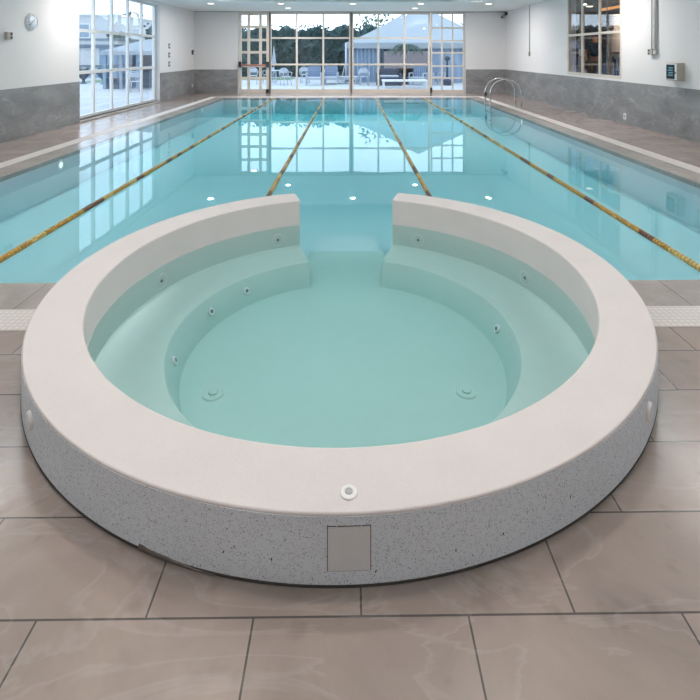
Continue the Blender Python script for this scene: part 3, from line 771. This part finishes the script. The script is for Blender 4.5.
# person
def skin_body(name, verts, edges, radii, mat_, parent, sub=2):
    me = bpy.data.meshes.new(name); me.from_pydata([Vector(v) for v in verts], edges, [])
    o = bpy.data.objects.new(name, me); COL.objects.link(o)
    md = o.modifiers.new('s', 'SKIN')
    for i, v in enumerate(me.skin_vertices[0].data):
        r = radii[i]; v.radius = (r, r) if not isinstance(r, tuple) else r
    me.skin_vertices[0].data[0].use_root = True
    o.modifiers.new('u', 'SUBSURF').levels = sub
    dg = bpy.context.evaluated_depsgraph_get(); ev = o.evaluated_get(dg)
    nm = bpy.data.meshes.new_from_object(ev); bpy.data.objects.remove(o)
    for p in nm.polygons: p.use_smooth = True
    nm.materials.clear(); nm.materials.append(mat_)
    o = bpy.data.objects.new(name, nm); COL.objects.link(o); o.parent = parent
    return o
def make_person(loc, rz, label, height=1.76):
    k = height/1.76
    P = thing('person', label, 'person', loc, rz)
    # faces +Y in own frame
    V = [(0, 0, .95), (0, 0, 1.10), (0, .01, 1.28), (0, 0, 1.42), (0, .01, 1.52), (0, .03, 1.60), (0, .03, 1.70)]
    R = [.13, .125, .145, .12, .055, .085, .075]
    E = [(0, 1), (1, 2), (2, 3), (3, 4), (4, 5), (5, 6)]
    for s in (-1, 1):
        n = len(V)
        V += [(s*.09, 0, .90), (s*.10, .02, .50), (s*.11, -.02, .09), (s*.12, .13, .04)]; R += [.095, .062, .042, .035]
        E += [(0, n), (n, n+1), (n+1, n+2), (n+2, n+3)]
        n = len(V)
        el = (s*.27, .02, 1.14); wr = (s*.25, .20, .97)
        V += [(s*.17, 0, 1.42), el, wr, (s*.24, .27, .92)]; R += [.06, .043, .030, .032]
        E += [(3, n), (n, n+1), (n+1, n+2), (n+2, n+3)]
        hb = n+3
        for f in range(5):
            m = len(V)
            if f == 4: p1, p2 = (s*.205, .27, .93), (s*.20, .305, .91)
            else: p1, p2 = (s*(.265-.017*f), .315, .90-.004*f), (s*(.26-.017*f), .345-.004*abs(f-1), .87)
            V += [p1, p2]; R += [.010, .008]; E += [(hb, m), (m, m+1)]
    V = [(x*k, y*k, z*k) for x, y, z in V]; R = [r*k for r in R]
    skin_body('body', V, E, R, M['skin'], P)
    # face
    MB().ball((0, .125*k, 1.63*k), .018*k, (.8, 1, 1.4)).build('nose', M['skin'], P, 60)
    for s in (-1, 1):
        MB().ball((s*.03*k, .105*k, 1.66*k), .011*k).build('eye', M['black'], P, 60)
        MB().ball((s*.083*k, .02*k, 1.64*k), .022*k, (.4, .8, 1.3)).build('ear', M['skin'], P, 60)
    MB().ball((0, .108*k, 1.585*k), .018*k, (1.4, .4, .4)).build('mouth', M['red'], P, 60)
    MB().ball((0, .012*k, 1.685*k), .098*k, (.98, 1.05, .85), 3).build('hair', M['hair'], P, 60)
    # clothes
    V = [(0, 0, .97), (0, 0, 1.10), (0, .01, 1.28), (0, 0, 1.42), (0, .005, 1.475)]; R = [.155, .15, .165, .135, .075]; E = [(0, 1), (1, 2), (2, 3), (3, 4)]
    for s in (-1, 1):
        n = len(V); V += [(s*.17, 0, 1.425), (s*.255, .015, 1.20)]; R += [.076, .062]; E += [(3, n), (n, n+1)]
    skin_body('shirt', [(x*k, y*k, z*k) for x, y, z in V], E, [r*k for r in R], M['navy'], P)
    V = [(0, 0, .97), (0, 0, .90)]; R = [.145, .14]; E = [(0, 1)]
    for s in (-1, 1):
        n = len(V); V += [(s*.09, 0, .84), (s*.10, .02, .50), (s*.11, -.02, .11)]; R += [.108, .082, .066]; E += [(1, n), (n, n+1), (n+1, n+2)]
    skin_body('trousers', [(x*k, y*k, z*k) for x, y, z in V], E, [r*k for r in R], M['khaki'], P)
    for s in (-1, 1):
        MB().ball((s*.115*k, .07*k, .045*k), .07*k, (.75, 2.0, .62)).build('shoe', M['black'], P, 60)
    return P
X = 7.7
make_person((X, gpos(596, X), .45), PI*.85, 'person in a navy top and khaki trousers behind the interior window')

# ------------------------------------------------------------------ outside
ZG = -.06
b = MB()
b.box(-60, -XW-WT, -10, 80, ZG-.1, ZG); b.box(-XW-WT, 60, YF+WT, 80, ZG-.1, ZG)
struct(b.build('ground', M['pave']), 'pale paved terrace outside the windows', 'ground')
def leafy(name, label, cat, mat_, boxes, n, size, parent=None, seed=1):
    """a dense volume of leaf blades over a lumpy core"""
    rnd = random.Random(seed); b = MB()
    for (x0, x1, y0, y1, z0, z1) in boxes:
        for _ in range(n):
            p = Vector((rnd.uniform(x0, x1), rnd.choice((y0, y0, y0, y1)) + rnd.uniform(-.15, .15), rnd.uniform(z0, z1) + (rnd.uniform(-.3, .35) if rnd.random() < .3 else 0)))
            d = Vector((rnd.uniform(-1, 1), rnd.uniform(-1, 1), rnd.uniform(-.2, 1.2))).normalized()*size*rnd.uniform(.6, 1.3)
            w = d.cross(Vector((rnd.uniform(-1, 1), rnd.uniform(-1, 1), rnd.uniform(-1, 1)))).normalized()*size*.3
            b.poly([p, p+d*.5+w, p+d, p+d*.5-w])
    return b
# hedge
hd = thing('hedge', 'tall dark green hedge beyond the terrace at the far end', 'hedge', (0, 0, ZG))
b = MB(); nx = 90; rnd = random.Random(3)
top = [3.30 + .16*math.sin(i*.9) + rnd.uniform(-.14, .18) for i in range(nx+1)]
rows = []
for i in range(nx+1):
    x = -14 + 24*i/nx; col = []
    for j in range(9):
        z = top[i]*j/8; col.append(b.bm.verts.new((x, 34+rnd.uniform(-.18, .18)+(.25 if j == 8 else 0), z)))
    col.append(b.bm.verts.new((x, 35.6, top[i])))
    col.append(b.bm.verts.new((x, 35.6, 0)))
    rows.append(col)
for A, B in zip(rows, rows[1:]):
    for j in range(len(A)-1): b.bm.faces.new((A[j], B[j], B[j+1], A[j+1]))
b.bm.faces.new([r[k] for r, k in [(rows[0], j) for j in range(11)]]); b.bm.faces.new([rows[-1][j] for j in range(10, -1, -1)])
b.build('hedge_body', M['hedge'], hd)
leafy('', '', '', None, [(-14, 10, 33.9, 34.2, .1, 3.45)], 5200, .26, seed=4).build('hedge_leaves', M['hedge'], hd)
b = MB().box(-7.5, -3.6, 30.0, 32.5, ZG, ZG+.012)
tag(b.build('lawn_patch', M['lawn']), 'strip of green lawn behind the terrace chairs at the far end', 'lawn', kind='structure')

# white round-backed garden chair
def make_round_chair(loc, rz, label):
    r = thing('garden_chair', label, 'chair', loc, rz, group='white garden chairs on the terrace')
    MB().lathe([(.0005, .43), (.24, .43), (.25, .445), (.24, .46), (.0005, .465)], n=24).build('seat', M['chair'], r, 40)
    pts = [(-.23, .20, .45)] + [(.26*math.cos(PI-PI*i/12), .24, .62+.24*math.sin(PI*i/12)) for i in range(13)] + [(.23, .20, .45)]
    MB().tube(pts, .022).build('back_frame', M['chair'], r)
    b = MB()
    for i in range(-3, 4):
        x = i*.065; b.tube([(x, .22, .45), (x, .24, .62+.24*math.sqrt(max(0, 1-(x/.26)**2)))], .012, 6)
    b.build('backrest', M['chair'], r)
    b = MB(); b.box(-.20, .20, .225, .245, .62, .80); b.build('back_panel', M['chair'], r)
    for sx in (-1, 1):
        for sy in (-1, 1): MB().tube([(sx*.17, sy*.17, .44), (sx*.21, sy*.21, 0)], .018, 8).build('leg', M['chair'], r)
        MB().tube([(sx*.26, .2, .66), (sx*.28, 0, .66), (sx*.25, -.18, .64), (sx*.22, -.19, .45)], .018, 8).build('armrest', M['chair'], r)
    return r
c1 = make_round_chair((WX(253, 26), 26, ZG), .2, 'white round-backed garden chair outside the far left door')
for ch, lb_ in (((WX(286, 25.2), 25.2, ZG), 'white round-backed garden chair outside the first pane of the far window'),
               ((WX(268.5, 27.2), 27.2, ZG), 'white garden chair half hidden by the far door frame'),
               ((WX(305, 27.3), 27.3, ZG), 'white garden chair beside the patterned armchairs outside')):
    dup(c1, ch, random.uniform(-.8, .8), lb_)
tb = thing('garden_table', 'white round garden table between the chairs at far left', 'table', (WX(276, 26), 26, ZG))
MB().lathe([(.0005, .70), (.42, .70), (.43, .72), (.42, .735), (.0005, .735)], n=28).build('tabletop', M['chair'], tb)
MB().lathe([(.0005, 0), (.22, 0), (.2, .03), (.04, .06), (.035, .70), (.0005, .70)], n=20).build('pedestal', M['chair'], tb, 40)
# patterned armchairs
def make_armchair(loc, rz, label):
    r = thing('garden_armchair', label, 'armchair', loc, rz, group='patterned garden armchairs')
    MB().box(-.34, .34, -.30, .30, .30, .42, .03).build('seat', M['cushion'], r)
    MB().box(-.34, .34, .24, .34, .40, .95, .03).build('backrest', M['chair_back'], r)
    for s in (-1, 1):
        MB().box(s*.37-.03, s*.37+.03, -.30, .32, .58, .63, .01).build('armrest', M['chair'], r)
        for y in (-.27, .29): MB().box(s*.37-.025, s*.37+.025, y-.025, y+.025, 0, .58).build('leg', M['chair'], r)
    return r
def lattice():
    m, nt, out = new_mat('patterned_cushion'); b = node(nt, 'ShaderNodeBsdfPrincipled'); b.inputs['Roughness'].default_value = .8
    tc = node(nt, 'ShaderNodeTexCoord'); mp = node(nt, 'ShaderNodeMapping'); mp.inputs['Rotation'].default_value = (0, PI/4, 0)
    nt.links.new(tc.outputs['Object'], mp.inputs[0])
    ck = node(nt, 'ShaderNodeTexChecker', Scale=14.0); ck.inputs[1].default_value = c4((.24, .30, .40)); ck.inputs[2].default_value = c4((.10, .14, .22))
    nt.links.new(mp.outputs[0], ck.inputs['Vector']); nt.links.new(ck.outputs[0], b.inputs['Base Color']); nt.links.new(b.outputs[0], out.inputs[0]); return m
M['chair_back'] = lattice()
a1 = make_armchair((WX(313.8, 25.2), 25.2, ZG), 0, 'patterned garden armchair outside, left of the central window bar')
dup(a1, (WX(330.5, 25.6), 25.6, ZG), -.1, 'patterned garden armchair outside, beside the sun lounger')
lg = thing('sun_lounger', 'white sun lounger outside next to the leaning parasol pole', 'sun lounger', (WX(340.5, 26.4), 26.4, ZG), 1.45)
MB().box(-.32, .32, -.95, .45, .30, .40, .03).build('mattress', M['cushion'], lg)
b = MB().box(-.32, .32, 0, .65, 0, .09, .03); b.xform(Matrix.Translation((0, .42, .32)) @ Matrix.Rotation(.6, 4, 'X')); b.build('backrest', M['cushion'], lg)
MB().box(-.34, .34, -.97, .97, .24, .30).build('frame', M['chair'], lg)
for sx in (-.3, .3):
    for sy in (-.85, .85): MB().box(sx-.03, sx+.03, sy-.03, sy+.03, 0, .24).build('leg', M['chair'], lg)
pp = thing('parasol_pole', 'slim white leaning parasol pole in front of the hedge', 'parasol pole', (WX(341, 28), 28, ZG))
MB().tube([(0, 0, .04), (WX(350, 28)-WX(341, 28), 0, 2.15)], .035, 10).build('pole', M['chair'], pp)
MB().lathe([(.0005, 0), (.25, 0), (.24, .05), (.05, .08), (.0005, .08)], n=24).build('base', M['chair'], pp)
pz = thing('folded_parasol', 'folded white parasol standing behind the garden table outside', 'parasol', (WX(274, 28.6), 28.6, ZG))
MB().tube([(0, 0, .04), (0, 0, 2.0)], .025, 10).build('pole', M['chair'], pz)
MB().lathe([(.0005, 1.95), (.03, 1.93), (.10, 1.3), (.16, .95), (.10, .93), (.0005, .95)], n=16).build('folded_canopy', M['tent'], pz, 40)
MB().lathe([(.0005, 0), (.25, 0), (.24, .05), (.05, .08), (.0005, .08)], n=24).build('base', M['chair'], pz)

# marquee at the far end
mq = thing('marquee_tent', 'large white pyramid marquee outside the far windows', 'tent', (0, 0, ZG))
x0, x1, y0, y1, ze = -.25, 8.6, 27.0, 33.2, 2.20
ax, ay, az = 4.1, 30.1, 4.65
b = MB(); nS = 10
def roofpt(px, py, t):   # concave rise towards the apex
    return Vector((px+(ax-px)*t, py+(ay-py)*t, ze+.0+(az-ze)*(t*.72+.28*t*t)))
cor = [(x0, y0), (x1, y0), (x1, y1), (x0, y1)]
grid = [[b.bm.verts.new(roofpt(cx, cy, i/nS)) for cx, cy in cor] for i in range(nS)]
tip = b.bm.verts.new((ax, ay, az))
for i in range(nS-1):
    for k in range(4): b.bm.faces.new((grid[i][k], grid[i][(k+1) % 4], grid[i+1][(k+1) % 4], grid[i+1][k]))
for k in range(4): b.bm.faces.new((grid[-1][k], grid[-1][(k+1) % 4], tip))
b.build('roof', M['tent'], mq)
b = MB()
b.box(x0, x1, y0-.03, y0, ze-.32, ze); b.box(x0, x1, y1, y1+.03, ze-.32, ze); b.box(x0-.03, x0, y0, y1, ze-.32, ze); b.box(x1, x1+.03, y0, y1, ze-.32, ze)
b.build('valance', M['tent'], mq)
for cx, cy in cor: MB().tube([(cx, cy, 0), (cx, cy, ze)], .05).build('post', M['chair'], mq)
def wavy(xa, xb, y, z0, z1, amp=.06):
    b = MB(); n = 48
    A = []; B = []
    for i in range(n+1):
        x = xa+(xb-xa)*i/n; yy = y+amp*math.sin(i*1.1)
        A.append(b.bm.verts.new((x, yy, z0))); B.append(b.bm.verts.new((x, yy, z1)))
    for i in range(n): b.bm.faces.new((A[i], A[i+1], B[i+1], B[i]))
    bmesh.ops.solidify(b.bm, geom=b.bm.faces[:], thickness=.01)
    return b
for xa, xb, y in ((x0+.05, WX(380, 27.2), 27.2), (WX(433, 27.2), x1-.05, 27.2)):
    wavy(xa, xb, y, .05, ze-.05).build('curtain', M['curtain'], mq)
wavy(x0+.1, WX(384, 32.7), y1-.1, .02, ze-.05, .03).build('back_curtain', M['curtain'], mq); wavy(WX(428, 32.7), x1-.1, y1-.1, .02, ze-.05, .03).build('back_curtain', M['curtain'], mq)
MB().box(WX(384, 32.7), WX(428, 32.7), 32.7, 32.78, .62, 1.75).build('bright_opening_panel', M['tentback'], mq)  # pale colour stands in for daylight in the open tent back

# palm in pot in front of marquee
pm = thing('potted_palm', 'small dark palm tree standing in front of the marquee', 'palm tree', (WX(405.5, 25.8), 25.8, ZG))
MB().lathe([(.0005, 0), (.16, 0), (.22, .34), (.20, .34), (.17, .30), (.0005, .30)], n=20).build('pot', M['planter'], pm, 40)
MB().tube([(0, 0, .3), (.03, 0, .9), (-.05, 0, 1.5), (-.02, 0, 2.05)], [.045, .035, .03, .03], 8).build('trunk', M['bark'], pm)
rnd = random.Random(5)
for k in range(13):
    b = MB()
    a = 2*PI*k/13+rnd.uniform(-.15, .15); L = rnd.uniform(.75, 1.05); pts = []
    for i in range(7):
        t = i/6; pts.append(Vector((-.02+math.cos(a)*L*t*.95, math.sin(a)*L*t*.8, 2.05+.38*t-.72*t*t*rnd.uniform(.9, 1.1))))
    for i in range(6):
        p, q = pts[i], pts[i+1]; side = (q-p).cross(Vector((0, 0, 1))).normalized()
        for s in (-1, 1):
            for u in (0, .33, .66):
                o_ = p.lerp(q, u); b.poly([o_, o_+side*s*.10+Vector((0, 0, -.10))+(q-p)*.5, o_+side*s*.16+Vector((0, 0, -.22))+(q-p)*.6, o_+(q-p)*.35])
    b.build('frond', M['palm'], pm)
# lounge furniture under marquee front
sf = thing('garden_sofa', 'dark wicker sofa with pale cushions in front of the marquee', 'sofa', (WX(389, 25), 25, ZG))
MB().box(-.55, .55, -.35, .35, .05, .42, .03).build('base', M['wicker'], sf)
MB().box(-.52, .52, .22, .36, .40, .82, .03).build('backrest', M['wicker'], sf)
MB().box(-.45, .45, .08, .24, .44, .86, .05).build('back_cushion', M['wicker'], sf)
MB().box(-.46, .46, -.36, .20, .42, .52, .03).build('seat_cushion', M['cushion'], sf)
for s in (-1, 1): MB().box(s*.57-.06, s*.57+.06, -.35, .36, .0, .62, .03).build('armrest', M['wicker'], sf)
lt = thing('low_table', 'long low white table on the terrace before the marquee', 'table', (WX(404.5, 23.2), 23.2, ZG))
MB().box(-1.05, 1.05, -.3, .3, .30, .38, .01).build('tabletop', M['white'], lt)
for sx in (-.98, .98):
    for sy in (-.25, .25): MB().box(sx-.04, sx+.04, sy-.04, sy+.04, 0, .30).build('leg', M['white'], lt)
c2 = dup(c1, (WX(364, 25), 25, ZG), .1, 'white round-backed garden chair in front of the marquee left curtain')
dup(a1, (WX(418, 25.2), 25.2, ZG), -.5, 'patterned garden armchair outside, right of the palm trunk')
dup(a1, (WX(436, 25.4), 25.4, ZG), .5, 'patterned garden armchair outside, seen through the far right door')
ph = thing('patio_heater', 'slim dark patio heater outside the far right door', 'patio heater', (WX(447.5, 25), 25, ZG))
MB().lathe([(.0005, 0), (.2, 0), (.2, .25), (.06, .4), (.045, 1.25), (.0005, 1.25)], n=20).build('column', M['wicker'], ph, 40)
MB().lathe([(.0005, 1.5), (.06, 1.49), (.16, 1.38), (.12, 1.3), (.08, 1.22), (.0005, 1.22)], n=24).build('hood', M['wicker'], ph, 40)
# bare tree behind the marquee
def make_tree(loc, label, hgt, rad, seed, mat_, n=700, cz=.68):
    r = thing('tree', label, 'tree', loc)
    rnd = random.Random(seed)
    MB().tube([(0, 0, 0), (.1, 0, hgt*.35), (0, .1, hgt*.7)], [.16, .12, .05], 8).build('trunk', M['bark'], r)
    b = MB()
    for k in range(9):
        a = rnd.uniform(0, 2*PI); z = hgt*rnd.uniform(.3, .6)
        b.tube([(0, 0, z), (math.cos(a)*rad*.5, math.sin(a)*rad*.5, z+hgt*.15), (math.cos(a)*rad*.8, math.sin(a)*rad*.8, z+hgt*.3)], [.05, .03, .012], 6)
    b.build('branches', M['bark'], r)
    b = MB()
    for _ in range(n):
        while True:
            p = Vector((rnd.uniform(-1, 1), rnd.uniform(-1, 1), rnd.uniform(-1, 1)))
            if p.length < 1: break
        p = Vector((p.x*rad, p.y*rad, hgt*cz+p.z*hgt*.32))
        d = Vector((rnd.uniform(-1, 1), rnd.uniform(-1, 1), rnd.uniform(-1, 1))).normalized()*.38; w = d.orthogonal().normalized()*.15
        b.poly([p, p+d*.5+w, p+d, p+d*.5-w])
    b.build('crown', mat_, r)
    return r
make_tree((WX(376, 42), 42, ZG), 'sparse tree rising behind the marquee roof', 6.2, 1.8, 3, M['tree'], 160)

# ---- outside the left window
def LX(px, Y): return (px-350.5)/F*Y
bd = thing('white_building', 'white two-storey building seen through the left window', 'building', (LX(95, 42), 42, ZG))
MB().box(-9, 2.0, 0, 8, 0, 4.75).build('upper_wall', M['building'], bd)
MB().box(-9.1, 2.1, -.1, 8.1, 4.75, 4.9).build('roof_edge', M['pipe'], bd)
for x in (-6.5, -4, -1.2): 
    f_ = MB().box(x, x+.9, -.06, .02, 2.9, 4.1).build('window', M['frame_white'], bd)
    MB().box(x+.06, x+.84, -.07, -.06, 2.96, 4.04).build('pane', M['bluewall'], f_)
an = thing('low_annex', 'low blue-grey annex with dark fascia bands behind left window', 'building', (LX(95, 33), 33, ZG))
MB().box(-9, 1.5, 0, 4, 0, 2.20).build('wall', M['bluewall'], an)
MB().box(-9.2, 1.8, -.3, 4, 2.45, 2.60).build('upper_fascia', M['roofband'], an)
MB().box(-9.1, 1.7, -.2, 4, 2.20, 2.45).build('roof_band', M['building'], an)
MB().box(-9.1, 1.6, -.25, 0, 2.08, 2.20).build('lower_fascia', M['roofband'], an)
for x in (-7, -5, -3, -1): MB().box(x, x+1.4, -.03, .02, .3, 1.95).build('window', M['building'], an)
MB().box(-9.1, 1.6, -.12, .02, .72, .84).build('rail', M['roofband'], an)
# pavilion
pv = thing('garden_pavilion', 'white-roofed pavilion with dark openings outside left window', 'pavilion', (LX(143, 24), 24, ZG))
W2, D2 = 1.1, 1.5
b = MB(); t0 = 1.72
vs = [b.bm.verts.new(p) for p in ((-W2-.15, -D2, t0), (W2+1.2, -D2, t0), (W2+1.2, D2, t0), (-W2-.15, D2, t0), (.3, 0, 2.30), (W2+.5, 0, 2.30))]
for f in ((0, 1, 5, 4), (1, 2, 5), (2, 3, 4, 5), (3, 0, 4), (0, 3, 2, 1)): b.bm.faces.new([vs[i] for i in f])
b.build('roof', M['tent'], pv)
MB().box(-W2-.15, W2+1.2, -D2-.03, -D2, t0-.18, t0).build('valance', M['tent'], pv)
MB().box(-W2, W2+1.1, D2-.1, D2, 0, t0).build('back_wall', M['darkopen'], pv)
for x in (-W2, -.35, .4, 1.2, 2.1): MB().box(x-.07, x+.07, -D2+.05, -D2+.19, 0, t0).build('post', M['bluewall'], pv)
MB().box(-.35, W2+1.0, -D2+.1, -D2+.16, .05, .75).build('counter_front', M['planter'], pv)
MB().box(-W2+.07, -.42, -D2+.1, -D2+.16, .0, .5).build('low_panel', M['darkopen'], pv)
c3 = dup(c1, (LX(136, 20.8), 20.8, ZG), .6, 'white round-backed garden chair outside the left window by pavilion')
for px, Y, nm in ((85, 26.6, 'nearer the window edge'), (105.5, 26.2, 'in the second window column')):
    r = thing('bowl_planter', 'dark bowl planter on the terrace outside left window, %s' % nm, 'planter', (LX(px, Y), Y, ZG), group='bowl planters outside left window')
    MB().lathe([(.0005, 0), (.20, 0), (.08, .08), (.08, .22), (.20, .34), (.42, .62), (.38, .62), (.0005, .52)], n=24).build('bowl', M['planter'], r, 40)
    b = MB(); rnd = random.Random(int(px))
    for _ in range(60):
        a = rnd.uniform(0, 2*PI); b.poly([(0, 0, .5), (math.cos(a)*.2, math.sin(a)*.2, .75), (math.cos(a)*.42, math.sin(a)*.42, .72+rnd.uniform(-.05, .25)), (math.cos(a+.25)*.2, math.sin(a+.25)*.2, .72)])
    b.build('plant', M['hedge'], r)
gl_ = MB().box(LX(95, 26.5)-1.6, LX(95, 26.5)+1.9, 27.4, 31.5, ZG, ZG+.012)
tag(gl_.build('lawn_patch', M['lawn']), 'small green lawn outside the left window', 'lawn', kind='structure')
for px, Y, hgt, rad, sd, lab in ((131, 53, 6.4, 2.3, 11, 'leafy tree beside the white building outside left window'), (119.5, 39.5, 3.4, 1.0, 12, 'small tree between annex and pavilion outside left window'), (153, 61, 5.4, 1.6, 13, 'tree behind the pavilion at the right of left window')):
    make_tree((LX(px, Y), Y, ZG), lab, hgt, rad, sd, M['tree'], 500, .62)

# ------------------------------------------------------------------ light
W = bpy.data.worlds.new('sky'); S.world = W; W.use_nodes = True
nt = W.node_tree; nt.nodes.clear()
out = nt.nodes.new('ShaderNodeOutputWorld'); bg = nt.nodes.new('ShaderNodeBackground')
tc = nt.nodes.new('ShaderNodeTexCoord'); sx = nt.nodes.new('ShaderNodeSeparateXYZ'); nt.links.new(tc.outputs['Generated'], sx.inputs[0])
r = ramp(nt, sx.outputs['Z'], [(.0, (.80, .90, 1.0)), (.35, (.72, .86, 1.0))])
nt.links.new(r.outputs[0], bg.inputs['Color']); bg.inputs['Strength'].default_value = 3.2
nt.links.new(bg.outputs[0], out.inputs[0])
# unseen cove strips added to brighten the room (shines up onto the tray)
COVE_FILL = 640.0
def area(name, loc, rot, sx_, sy_, e_, col):
    l = bpy.data.lights.new(name, 'AREA'); l.shape = 'RECTANGLE'; l.size = sx_; l.size_y = sy_; l.energy = e_; l.color = col
    o = bpy.data.objects.new(name, l); COL.objects.link(o); o.location = loc; o.rotation_euler = rot
    return l
cw = (.98, .95, 1.0)
ym = (TY0+TY1)/2; L = TY1-TY0
area('cove_fill', (TX0-.10, ym, ZC+.09), (PI, math.radians(-25), 0), .12, L, COVE_FILL, cw)
area('cove_fill', (TX1+.10, ym, ZC+.09), (PI, math.radians(25), 0), .12, L, COVE_FILL, cw)
# warm lamp of the gym room
l = bpy.data.lights.new('gym_lamp', 'POINT'); l.energy = 85; l.color = (1, .75, .5); l.shadow_soft_size = .15
o = bpy.data.objects.new('gym_lamp', l); COL.objects.link(o); o.location = (8.6, 14.5, 3.0)
# ------------------------------------------------------------------ camera
cam = bpy.data.cameras.new('camera'); co = bpy.data.objects.new('camera', cam); COL.objects.link(co)
co.location = (0, 0, H); co.rotation_euler = (PI/2, 0, math.radians(-.6))
cam.sensor_width = 36; cam.lens = 36*F/700
cam.shift_x = -(355.7-350)/700; cam.shift_y = -(350-53)/700
cam.clip_start = .02; cam.clip_end = 300
S.camera = co
S.view_settings.view_transform = 'Standard'; S.view_settings.look = 'None'
S.view_settings.gamma = 1; S.view_settings.exposure = -0.04; S.view_settings.use_curve_mapping = False
S.cycles.max_bounces = 10; S.cycles.diffuse_bounces = 5; S.cycles.glossy_bounces = 4; S.cycles.transparent_max_bounces = 16
S.cycles.use_denoising = True; S.cycles.sample_clamp_indirect = 6
